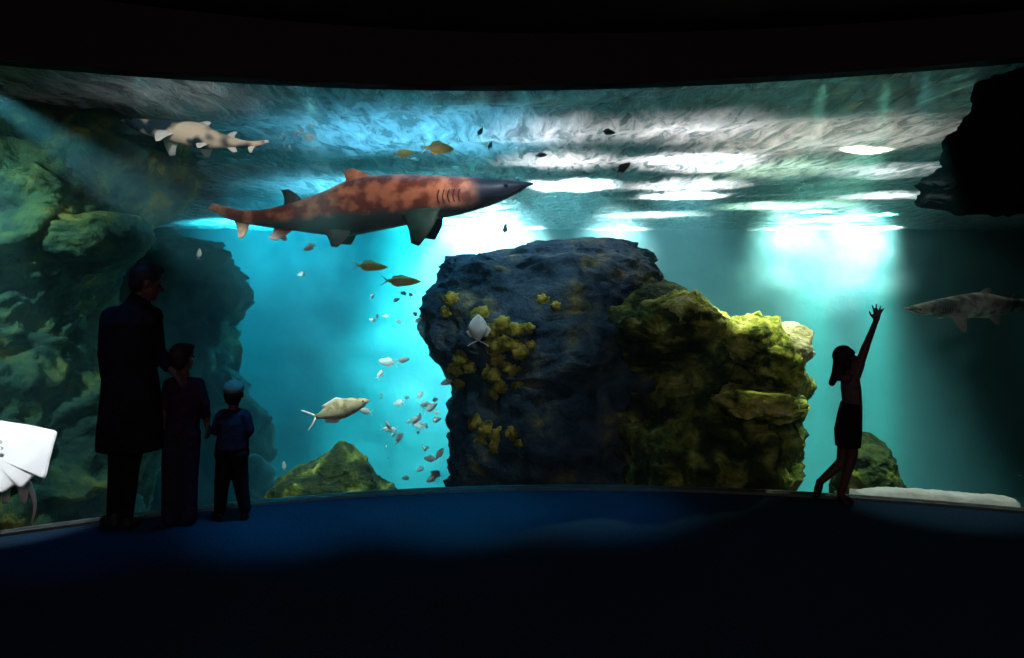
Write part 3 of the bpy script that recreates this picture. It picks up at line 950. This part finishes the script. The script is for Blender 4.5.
p4 = fish('silver_fish', 470, 112, 10, 7.6, M['pale_fish'], M['fin_white'], 'tiny silver fish scattered high over the back and head of the large shark', 'scattered silver fish over the large shark', 20, 0.4, 0.5, detail=False)
for k in range(14):
    c = copy_tree(p4)
    c.location = P(350 + 175 * rnd.random(), 122 + 40 * rnd.random(), 7.4 + rnd.random())
    c.rotation_euler = (0, R(rnd.uniform(-40, 40)), R(rnd.uniform(0, 360)))
    s = rnd.uniform(0.5, 1.0)
    c.scale = (s, s, s)

# white ray at the left end, belly against the pane
YR = 4.82
ray = empty('stingray', P(-12, 458, YR))
tag(ray, 'white-bellied ray pressed flat to the pane at the lower left corner', 'ray')
outline = [(57, 433), (54, 444), (50, 460), (45, 478), (37, 474), (30, 480), (22, 488), (14, 486), (4, 492), (-14, 496), (-32, 492), (-46, 482), (-60, 480), (-76, 456), (-84, 436), (-60, 426), (-30, 421), (-10, 419), (10, 422), (30, 425), (44, 428), (53, 430)]
pts = []
NO = 120
for k in range(NO):
    t = k / NO * len(outline)
    i = int(t); f = t - i
    p = [outline[(i + d) % len(outline)] for d in (-1, 0, 1, 2)]
    pts.append(tuple(0.5 * (2 * p[1][c] + (p[2][c] - p[0][c]) * f + (2 * p[0][c] - 5 * p[1][c] + 4 * p[2][c] - p[3][c]) * f * f + (3 * p[1][c] - p[0][c] - 3 * p[2][c] + p[3][c]) * f ** 3) for c in (0, 1)))
V, Fc = [], []
cx, cy = -12, 455
NR = 14
for s in (-1, 1):
    for j in range(NR + 1):
        r = j / NR
        for (x, y) in pts:
            px, py = cx + (x - cx) * r, cy + (y - cy) * r
            th = 0.03 * (1 - r ** 3) + 0.002
            q = P(px, py, YR + s * th + 0.75 * (452 - py) / F * YR + 0.02 * r * r * math.sin(px * 0.08))
            V.append(q)
m_ = (NR + 1) * NO
for s in (0, 1):
    for j in range(NR):
        for i in range(NO):
            a = s * m_ + j * NO + i; b = s * m_ + j * NO + (i + 1) % NO
            Fc.append((a, b, b + NO, a + NO))
for i in range(NO):
    a = NR * NO + i; b = NR * NO + (i + 1) % NO
    Fc.append((a, b, m_ + b, m_ + a))
obj('body', V, Fc, M['ray_white'], ray)
for g in range(4):
    pa = [P(-2 + g * 0.5 + 4 * math.sin(t * 0.5), 440 + g * 6 + t * 0.7, YR - 0.058) for t in range(6)]
    V, Fc = tube(pa, [0.0035] * 6, 6)
    obj('gill_slit', V, Fc, gf, ray)
pa = [P(24 + 11 * math.sin(t / 10 * 2.4), 476 + t * 4.6, YR) for t in range(11)]
V, Fc = tube(pa, [0.022 * (1 - t / 14) for t in range(11)], 10)
obj('tail', V, Fc, M['ray_white'], ray)
for x0 in (16, -2):
    V, Fc = fin_mesh(P(x0 + 10, 478, YR - 0.01), P(x0 - 4, 480, YR - 0.01), P(x0 + 10, 504, YR), P(x0 + 4, 503, YR), 0.03, 0.1)
    obj('pelvic_fin', V, Fc, M['ray_white'], ray)


# ---------------------------------------------------------------- visitors
def blob(name, prims, mat, parent, voxel=0.010, smooth=4):
    """one continuous skin grown over tapered limbs and rounded masses"""
    bm = bmesh.new()
    for p in prims:
        if p[0] == 'c':                       # tapered limb a -> b
            _, a, b, ra, rb = p
            a, b = Vector(a), Vector(b)
            d = b - a
            L = d.length
            n, rings = 16, []
            q = d.normalized()
            e1 = q.orthogonal().normalized(); e2 = q.cross(e1)
            prof = [(-ra * math.cos(k * math.pi / 8), ra * math.sin(k * math.pi / 8)) for k in range(0, 5)]
            prof += [(L + rb * math.sin(k * math.pi / 8), rb * math.cos(k * math.pi / 8)) for k in range(0, 5)]
            for s, r in prof:
                r = max(r, 1e-4)
                rings.append([bm.verts.new(a + q * s + (e1 * math.cos(2 * math.pi * i / n) + e2 * math.sin(2 * math.pi * i / n)) * r) for i in range(n)])
            for j in range(len(rings) - 1):
                for i in range(n):
                    bm.faces.new((rings[j][i], rings[j][(i + 1) % n], rings[j + 1][(i + 1) % n], rings[j + 1][i]))
            bm.faces.new(rings[0][::-1]); bm.faces.new(rings[-1])
        elif p[0] == 'e':                     # ellipsoid, centre, radii, optional turn
            c, r = Vector(p[1]), p[2]
            rot = p[3] if len(p) > 3 else Matrix.Identity(3)
            tmp = bmesh.new()
            bmesh.ops.create_icosphere(tmp, subdivisions=3, radius=1)
            mp_ = {v.index: bm.verts.new(c + rot @ Vector((v.co.x * r[0], v.co.y * r[1], v.co.z * r[2]))) for v in tmp.verts}
            for f in tmp.faces: bm.faces.new([mp_[v.index] for v in f.verts])
            tmp.free()
        elif p[0] == 'l':                     # loft of rings (centre, rx, ry) stacked
            n, rings = 28, []
            for c, rx, ry in p[1]:
                rings.append([bm.verts.new(Vector(c) + Vector((rx * math.cos(2 * math.pi * i / n), ry * math.sin(2 * math.pi * i / n), 0))) for i in range(n)])
            for j in range(len(rings) - 1):
                for i in range(n):
                    bm.faces.new((rings[j][i], rings[j][(i + 1) % n], rings[j + 1][(i + 1) % n], rings[j + 1][i]))
            bm.faces.new(rings[0][::-1]); bm.faces.new(rings[-1])
    bmesh.ops.recalc_face_normals(bm, faces=bm.faces)
    me = bpy.data.meshes.new('tmp')
    bm.to_mesh(me); bm.free()
    o = bpy.data.objects.new('tmp', me)
    C.objects.link(o)
    rm = o.modifiers.new('r', 'REMESH'); rm.mode = 'VOXEL'; rm.voxel_size = voxel; rm.use_smooth_shade = True
    if smooth:
        sm = o.modifiers.new('s', 'SMOOTH'); sm.factor = 0.5; sm.iterations = smooth
    bpy.context.view_layer.update()
    ev = o.evaluated_get(bpy.context.evaluated_depsgraph_get())
    me2 = bpy.data.meshes.new_from_object(ev)
    bpy.data.objects.remove(o)
    off = wloc(parent)
    me2.transform(Matrix.Translation(-off))
    me2.materials.clear(); me2.materials.append(mat)
    me2.polygons.foreach_set('use_smooth', [True] * len(me2.polygons))
    me2.name = name
    r = bpy.data.objects.new(name, me2)
    C.objects.link(r); r.parent = parent
    return r


def hand(wrist, direction, palm_n, thumb_side, s=1.0, curl=0.25, spread=0.12):
    """palm, four unequal fingers with a knuckle bend and a thumb from the side of the palm; s = 1 adult"""
    W, d, nrm = Vector(wrist), Vector(direction).normalized(), Vector(palm_n).normalized()
    nrm = (nrm - d * nrm.dot(d)).normalized()
    side = d.cross(nrm) * thumb_side
    out = [('c', W, W + d * 0.03 * s, 0.026 * s, 0.028 * s)]
    for k in (-1, 0, 1):
        out.append(('c', W + d * 0.02 * s + side * 0.016 * k * s, W + d * 0.085 * s + side * 0.024 * k * s, 0.016 * s, 0.013 * s))
    for k, L in zip((1.5, 0.5, -0.5, -1.5), (0.066, 0.075, 0.070, 0.055)):
        b = W + d * 0.088 * s + side * k * 0.019 * s
        d1 = (d + side * spread * k + nrm * curl * 0.5).normalized()
        m1 = b + d1 * L * 0.52 * s
        d2 = (d + side * spread * k + nrm * curl * 2.0).normalized()
        m2 = m1 + d2 * L * 0.48 * s
        out += [('c', b - d * 0.01 * s, m1, 0.0092 * s, 0.0085 * s), ('c', m1, m2, 0.0085 * s, 0.0072 * s)]
    b = W + d * 0.03 * s + side * 0.026 * s
    m1 = b + (d * 0.6 + side * 0.8 + nrm * 0.2).normalized() * 0.038 * s
    m2 = m1 + (d * 0.9 + side * 0.35 + nrm * 0.3).normalized() * 0.032 * s
    out += [('c', b, m1, 0.013 * s, 0.0105 * s), ('c', m1, m2, 0.0105 * s, 0.0085 * s)]
    return out


def head(c, s, face, up=Vector((0, 0, 1))):
    """skull, jaw, nose, brow, lips, ears; s = head height; face = looking direction; returns prims, and a frame"""
    f = Vector(face).normalized()
    u = (up - f * up.dot(f)).normalized()
    r = f.cross(u)
    T = lambda x, y, z: c + (r * x + f * y + u * z) * s
    rot = Matrix((r, f, u)).transposed()
    pr = [('e', T(0, -0.06, 0.12), (0.325 * s, 0.40 * s, 0.37 * s), rot), ('e', T(0, 0.10, -0.16), (0.25 * s, 0.27 * s, 0.32 * s), rot),
          ('e', T(0, 0.24, -0.37), (0.12 * s, 0.11 * s, 0.10 * s), rot),
          ('c', T(0, 0.34, 0.05), T(0, 0.44, -0.10), 0.03 * s, 0.055 * s),
          ('c', T(-0.12, 0.31, 0.09), T(0.12, 0.31, 0.09), 0.05 * s, 0.05 * s),
          ('c', T(-0.08, 0.33, -0.235), T(0.08, 0.33, -0.235), 0.032 * s, 0.032 * s), ('c', T(-0.06, 0.32, -0.285), T(0.06, 0.32, -0.285), 0.032 * s, 0.032 * s)]
    for k in (-1, 1):
        pr.append(('e', T(0.33 * k, -0.03, -0.03), (0.04 * s, 0.075 * s, 0.13 * s), rot))
    return pr, T, rot


def eyes(T, s, parent):
    for k in (-1, 1):
        bm = bmesh.new()
        bmesh.ops.create_uvsphere(bm, u_segments=12, v_segments=8, radius=1)
        c = T(0.13 * k, 0.305, 0.0)
        V = [c + v.co * 0.055 * s for v in bm.verts]
        Fc = [tuple(v.index for v in f.verts) for f in bm.faces]
        bm.free()
        obj('eye', V, Fc, M['eye'], parent)


def shoe(parent, heel, toe, w, h, mat=None, name='shoe'):
    heel, toe = Vector(heel), Vector(toe)
    d = toe - heel
    pr = [('c', heel, heel + d * 0.35, w * 0.46, w * 0.48), ('c', heel + d * 0.35, toe - d * 0.12, w * 0.50, w * 0.42),
          ('c', heel + Vector((0, 0, h * 0.5)), heel + Vector((0, 0, h)) + d * 0.1, w * 0.44, w * 0.42)]
    o = blob(name, pr, mat or M['shoe'], parent, 0.008, 2)
    # flat sole: press everything under the heel level onto the walking plane
    return o


def flatten(o, z):
    off = wloc(o)
    for v in o.data.vertices:
        if v.co.z + off.z < z: v.co.z = z - off.z


# ---- adult in the long coat
YA = 4.57
A = lambda px, py, w_=0.0: P(px, py, YA + w_)
ad = empty('person', (A(120, 527).x, YA, 0))
tag(ad, 'adult in a knee-length dark coat, seen from behind, leaning towards the taller child', 'person')
K = YA / F
face = Vector((0.80, 0.52, -0.25))
hp, T, rot = head(A(147, 283), 0.232, face)
body = hp + [('c', A(141, 296), A(136, 312), 0.056, 0.066),
             ('c', A(118, 318, 0.02), A(148, 318, 0.02), 0.055, 0.050), ('c', A(131, 330), A(131, 372), 0.10, 0.10), ('c', A(131, 372), A(130, 405), 0.10, 0.11),
             ('c', A(112, 318, 0.03), A(107, 356, 0.02), 0.048, 0.042), ('c', A(107, 356, 0.02), A(111, 392, -0.02), 0.038, 0.028),
             ('c', A(151, 319, 0.04), A(158, 350, 0.06), 0.040, 0.036), ('c', A(158, 350, 0.06), A(171, 369, 0.02), 0.036, 0.027),
             ('c', A(122, 410, 0.02), A(118, 462, 0.01), 0.085, 0.055), ('c', A(118, 462, 0.01), A(113, 514, -0.01), 0.052, 0.034),
             ('c', A(136, 410, -0.02), A(131, 462, -0.03), 0.085, 0.055), ('c', A(131, 462, -0.03), A(127, 514, -0.03), 0.052, 0.034)]
body += hand(A(171, 369, 0.02), (0.75, -0.1, -0.6), (-0.3, 0.2, -0.9), 1, 1.0, 0.45)
body += hand(A(111, 392, -0.02), (0.25, -0.1, -1), (0.6, 0.2, 0.2), -1, 1.0, 0.3)
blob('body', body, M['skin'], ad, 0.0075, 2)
eyes(T, 0.232, ad)
# hair, short and full with a tuft
hr = [('e', T(0, -0.09, 0.15), (0.345 * 0.232, 0.42 * 0.232, 0.37 * 0.232), rot), ('e', T(0, -0.24, -0.02), (0.29 * 0.232, 0.23 * 0.232, 0.32 * 0.232), rot),
      ('e', T(0, 0.12, 0.42), (0.20 * 0.232, 0.24 * 0.232, 0.13 * 0.232), rot), ('e', T(0.02, -0.12, 0.50), (0.16 * 0.232, 0.2 * 0.232, 0.10 * 0.232), rot)]
blob('hair', hr, M['hair'], ad, 0.008, 2)
coat = [('l', [(A(130, 449), 0.215, 0.15), (A(130, 430), 0.208, 0.15), (A(131, 395), 0.185, 0.15), (A(130, 370), 0.165, 0.15), (A(131, 345), 0.168, 0.15), (A(131, 322), 0.175, 0.14), (A(133, 310), 0.14, 0.10), (A(137, 302), 0.075, 0.07)]),
        ('c', A(114, 318, 0.02), A(151, 317, 0.02), 0.080, 0.076),
        ('c', A(111, 318, 0.03), A(107, 354, 0.02), 0.068, 0.058), ('c', A(107, 354, 0.02), A(109, 377, -0.01), 0.056, 0.050),
        ('c', A(151, 318, 0.04), A(157, 350, 0.06), 0.070, 0.054), ('c', A(157, 350, 0.06), A(168, 366, 0.03), 0.050, 0.042),
        ('c', A(137, 305), A(139, 300), 0.075, 0.070)]
blob('stockings', [('c', A(122, 418, 0.02), A(118, 462, 0.01), 0.086, 0.060), ('c', A(118, 462, 0.01), A(113, 515, -0.01), 0.058, 0.040),
                   ('c', A(136, 418, -0.02), A(131, 462, -0.03), 0.086, 0.060), ('c', A(131, 462, -0.03), A(127, 515, -0.03), 0.058, 0.040)], M['cloth_black'], ad, 0.009, 2)
blob('coat', coat, M['cloth_black'], ad, 0.009, 3)
for (a, b) in ((A(115, 519, -0.02), A(104, 521, 0.06)), (A(127, 519, -0.03), A(140, 521, 0.08))):
    h_ = Vector((a.x, a.y, 0.045)); t_ = Vector((b.x, b.y, 0.035))
    o = shoe(ad, h_, t_, 0.085, 0.06)
    flatten(o, 0.0)

# ---- taller child
YC = 4.65
B = lambda px, py, w_=0.0: P(px, py, YC + w_)
bo = empty('person', (B(180, 524).x, YC, 0))
tag(bo, 'taller child in long dark trousers, standing between the adult and the smallest child', 'person')
hs = 0.195
hp, T, rot = head(B(183, 358), hs, (0.35, 0.93, 0.05))
body = hp + [('c', B(183, 368), B(183, 384), 0.040, 0.040), ('c', B(173, 386), B(196, 386), 0.036, 0.034), ('c', B(184, 396), B(183, 420), 0.066, 0.066), ('c', B(183, 420), B(181, 436), 0.066, 0.078),
             ('c', B(170, 384), B(166, 406), 0.036, 0.030), ('c', B(166, 406), B(168, 428, -0.03), 0.028, 0.021),
             ('c', B(198, 384), B(204, 406), 0.036, 0.030), ('c', B(204, 406), B(207, 422, 0.02), 0.028, 0.021),
             ('c', B(174, 436), B(172, 478), 0.066, 0.046), ('c', B(172, 478), B(171, 514), 0.043, 0.030),
             ('c', B(189, 436), B(188, 478), 0.066, 0.046), ('c', B(188, 478), B(188, 514), 0.043, 0.030)]
body += hand(B(207, 422, 0.02), (0.15, 0, -1), (-1, 0.1, 0), 1, 0.72, 0.35) + hand(B(168, 428, -0.03), (0.1, 0, -1), (1, 0.1, 0), -1, 0.72, 0.3)
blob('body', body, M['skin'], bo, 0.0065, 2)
eyes(T, hs, bo)
blob('hair', [('e', T(0, -0.08, 0.15), (0.37 * hs, 0.43 * hs, 0.39 * hs), rot), ('e', T(0, -0.24, -0.05), (0.33 * hs, 0.24 * hs, 0.34 * hs), rot), ('e', T(0, 0.2, 0.34), (0.28 * hs, 0.2 * hs, 0.13 * hs), rot)], M['hair'], bo, 0.008, 2)
blob('shirt', [('l', [(B(182, 434), 0.112, 0.10), (B(183, 420), 0.106, 0.092), (B(184, 400), 0.108, 0.092), (B(184, 386), 0.105, 0.085), (B(183, 378), 0.065, 0.065)]),
               ('c', B(172, 385), B(197, 385), 0.054, 0.052), ('c', B(170, 385), B(166, 405), 0.046, 0.040), ('c', B(198, 385), B(204, 404), 0.046, 0.040), ('c', B(204, 404), B(206, 416, 0.02), 0.036, 0.032)], M['cloth_plum'], bo, 0.008, 3)
blob('trousers', [('c', B(177, 434), B(187, 434), 0.088, 0.088), ('c', B(175, 440), B(172, 480), 0.080, 0.066), ('c', B(172, 480), B(171, 517), 0.064, 0.060),
                  ('c', B(188, 440), B(188, 480), 0.080, 0.064), ('c', B(188, 480), B(188, 517), 0.062, 0.058), ('c', B(180, 445), B(180, 470), 0.06, 0.03)], M['cloth_navy'], bo, 0.009, 3)
for (a, b) in ((B(172, 519, -0.02), B(169, 522, 0.09)), (B(188, 519, -0.02), B(191, 522, 0.09))):
    o = shoe(bo, (a.x, a.y, 0.035), (b.x, b.y, 0.03), 0.07, 0.04)
    flatten(o, 0.0)

# ---- smallest child with a cap
YD = 4.74
D = lambda px, py, w_=0.0: P(px, py, YD + w_)
sm_ = empty('person', (D(232, 518).x, YD, 0))
tag(sm_, 'smallest child in a grey cap, feet apart, rightmost of the family at the glass', 'person')
hs = 0.178
hp, T, rot = head(D(234, 394), hs, (-0.15, 0.97, 0.12))
body = hp + [('c', D(234, 403), D(233, 415), 0.034, 0.034), ('c', D(224, 417), D(242, 417), 0.030, 0.030), ('c', D(233, 424), D(232, 442), 0.056, 0.058), ('c', D(232, 442), D(231, 452), 0.058, 0.062),
             ('c', D(220, 416), D(215, 430), 0.030, 0.025), ('c', D(215, 430), D(210, 429, 0.0), 0.024, 0.019),
             ('c', D(245, 416), D(250, 431), 0.030, 0.025), ('c', D(250, 431), D(243, 437, 0.09), 0.024, 0.019),
             ('c', D(226, 454), D(222, 482), 0.054, 0.038), ('c', D(222, 482), D(219, 510), 0.036, 0.025),
             ('c', D(238, 454), D(241, 482), 0.054, 0.038), ('c', D(241, 482), D(245, 510), 0.036, 0.025)]
body += hand(D(212, 429), (-0.5, 0, -0.5), (0.3, 0.2, -0.9), -1, 0.55, 0.4) + hand(D(243, 437, 0.09), (-0.6, 0.4, 0), (0, 0.5, -0.8), 1, 0.55, 0.4)
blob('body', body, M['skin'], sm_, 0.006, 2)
eyes(T, hs, sm_)
blob('hair', [('e', T(0, -0.12, 0.05), (0.35 * hs, 0.38 * hs, 0.36 * hs), rot), ('e', T(0, -0.22, -0.12), (0.30 * hs, 0.22 * hs, 0.24 * hs), rot)], M['hair'], sm_, 0.008, 2)
cap = blob('cap', [('e', T(0, -0.05, 0.24), (0.38 * hs, 0.45 * hs, 0.31 * hs), rot), ('e', T(0, 0.44, 0.20), (0.26 * hs, 0.28 * hs, 0.04 * hs), rot), ('e', T(0, -0.05, 0.55), (0.04 * hs, 0.04 * hs, 0.03 * hs), rot)], M['cap'], sm_, 0.007, 2)
blob('jacket', [('l', [(D(232, 448), 0.112, 0.095), (D(233, 434), 0.100, 0.09), (D(233, 422), 0.098, 0.085), (D(233, 415), 0.088, 0.07), (D(234, 409), 0.05, 0.05)]),
                ('c', D(223, 416), D(243, 416), 0.048, 0.048), ('c', D(221, 417), D(216, 430), 0.042, 0.037), ('c', D(216, 430), D(213, 430), 0.035, 0.030),
                ('c', D(245, 417), D(249, 430), 0.042, 0.037), ('c', D(249, 430), D(245, 436, 0.06), 0.035, 0.030)], M['cloth_navy'], sm_, 0.007, 3)
blob('trousers', [('c', D(227, 453), D(237, 453), 0.082, 0.082), ('c', D(226, 458), D(222, 484), 0.066, 0.050), ('c', D(222, 484), D(220, 508), 0.048, 0.040),
                  ('c', D(238, 458), D(241, 484), 0.066, 0.050), ('c', D(241, 484), D(245, 508), 0.048, 0.040)], M['cloth_black'], sm_, 0.008, 3)
for (a, b) in ((D(220, 514, 0.0), D(214, 517, 0.05)), (D(245, 514, 0.0), D(246, 517, 0.08))):
    o = shoe(sm_, (a.x, a.y, 0.03), (b.x, b.y, 0.027), 0.058, 0.03)
    flatten(o, 0.0)

# ---- girl reaching up on the right
YG = 5.02
G = lambda px, py, w_=0.0: P(px, py, YG + w_)
gi = empty('person', (G(838, 505).x, YG, 0))
tag(gi, 'long-haired girl on tiptoe, one leg back, reaching an arm up at the glass', 'person')
hs = 0.19
hp, T, rot = head(G(846, 357), hs, (0.72, 0.35, 0.45), Vector((-0.25, 0, 1)))
body = hp + [('c', G(846, 368), G(848, 374), 0.034, 0.042), ('c', G(846, 378, -0.04), G(853, 374, 0.05), 0.042, 0.042), ('c', G(850, 384), G(851, 406), 0.058, 0.054), ('c', G(851, 406), G(849, 424), 0.055, 0.072),
             ('c', G(856, 374, -0.03), G(866, 346, -0.03), 0.034, 0.028), ('c', G(866, 346, -0.03), G(876, 321, 0.0), 0.026, 0.019),
             ('c', G(853, 374, 0.06), G(858, 398, 0.10), 0.034, 0.028), ('c', G(858, 398, 0.10), G(857, 402, 0.16), 0.026, 0.020),
             ('c', G(852, 428, -0.03), G(852, 456, -0.02), 0.056, 0.038), ('c', G(852, 456, -0.02), G(841, 494, -0.02), 0.038, 0.025),
             ('c', G(847, 428, 0.04), G(842, 462, 0.04), 0.056, 0.038), ('c', G(842, 462, 0.04), G(820, 482, 0.05), 0.038, 0.025)]
body += hand(G(876, 321, 0.0), (0.25, 0.15, 1), (0.2, 0.9, -0.1), 1, 0.74, 0.08, 0.32) + hand(G(857, 402, 0.16), (0, 0.4, 0.9), (0, 1, 0), 1, 0.6, 0.1, 0.2)
# feet: left on its toes, right one lifted behind
body += [('c', G(841, 494, -0.02), Vector((G(846, 500, -0.02).x, YG - 0.02, 0.03)), 0.026, 0.024)]
blob('body', body, M['skin'], gi, 0.0062, 2)
eyes(T, hs, gi)
blob('hair', [('e', T(0, -0.10, 0.13), (0.35 * hs, 0.42 * hs, 0.38 * hs), rot), ('e', T(0, -0.26, -0.12), (0.29 * hs, 0.22 * hs, 0.34 * hs), rot),
              ('c', G(840, 358), G(836, 374), 0.044, 0.030), ('c', G(836, 374), G(832, 383), 0.031, 0.024), ('c', G(842, 372, -0.03), G(840, 380, -0.03), 0.02, 0.012)], M['hair'], gi, 0.008, 2)
blob('shirt', [('l', [(G(852, 410), 0.068, 0.075), (G(852, 400), 0.064, 0.072), (G(851, 388), 0.066, 0.075), (G(850, 378), 0.058, 0.075), (G(848, 372), 0.038, 0.05)]),
               ('c', G(855, 376, -0.03), G(860, 364, -0.03), 0.038, 0.034), ('c', G(853, 377, 0.06), G(855, 390, 0.09), 0.038, 0.034)], M['cloth_grey'], gi, 0.007, 3)
blob('shorts', [('l', [(G(848, 446), 0.084, 0.092), (G(848, 430), 0.092, 0.094), (G(850, 412), 0.080, 0.082), (G(851, 402), 0.068, 0.075)])], M['cloth_black'], gi, 0.008, 3)
a = G(842, 494, -0.02)
o = shoe(gi, (a.x - 0.005, YG - 0.02, 0.06), (a.x + 0.075, YG - 0.02, 0.026), 0.055, 0.03)
flatten(o, 0.0)
shoe(gi, G(820, 483, 0.05), G(816, 497, 0.05), 0.06, 0.02)

for p_ in (ad, bo, sm_, gi):
    p_['group'] = 'visitors at the aquarium window'
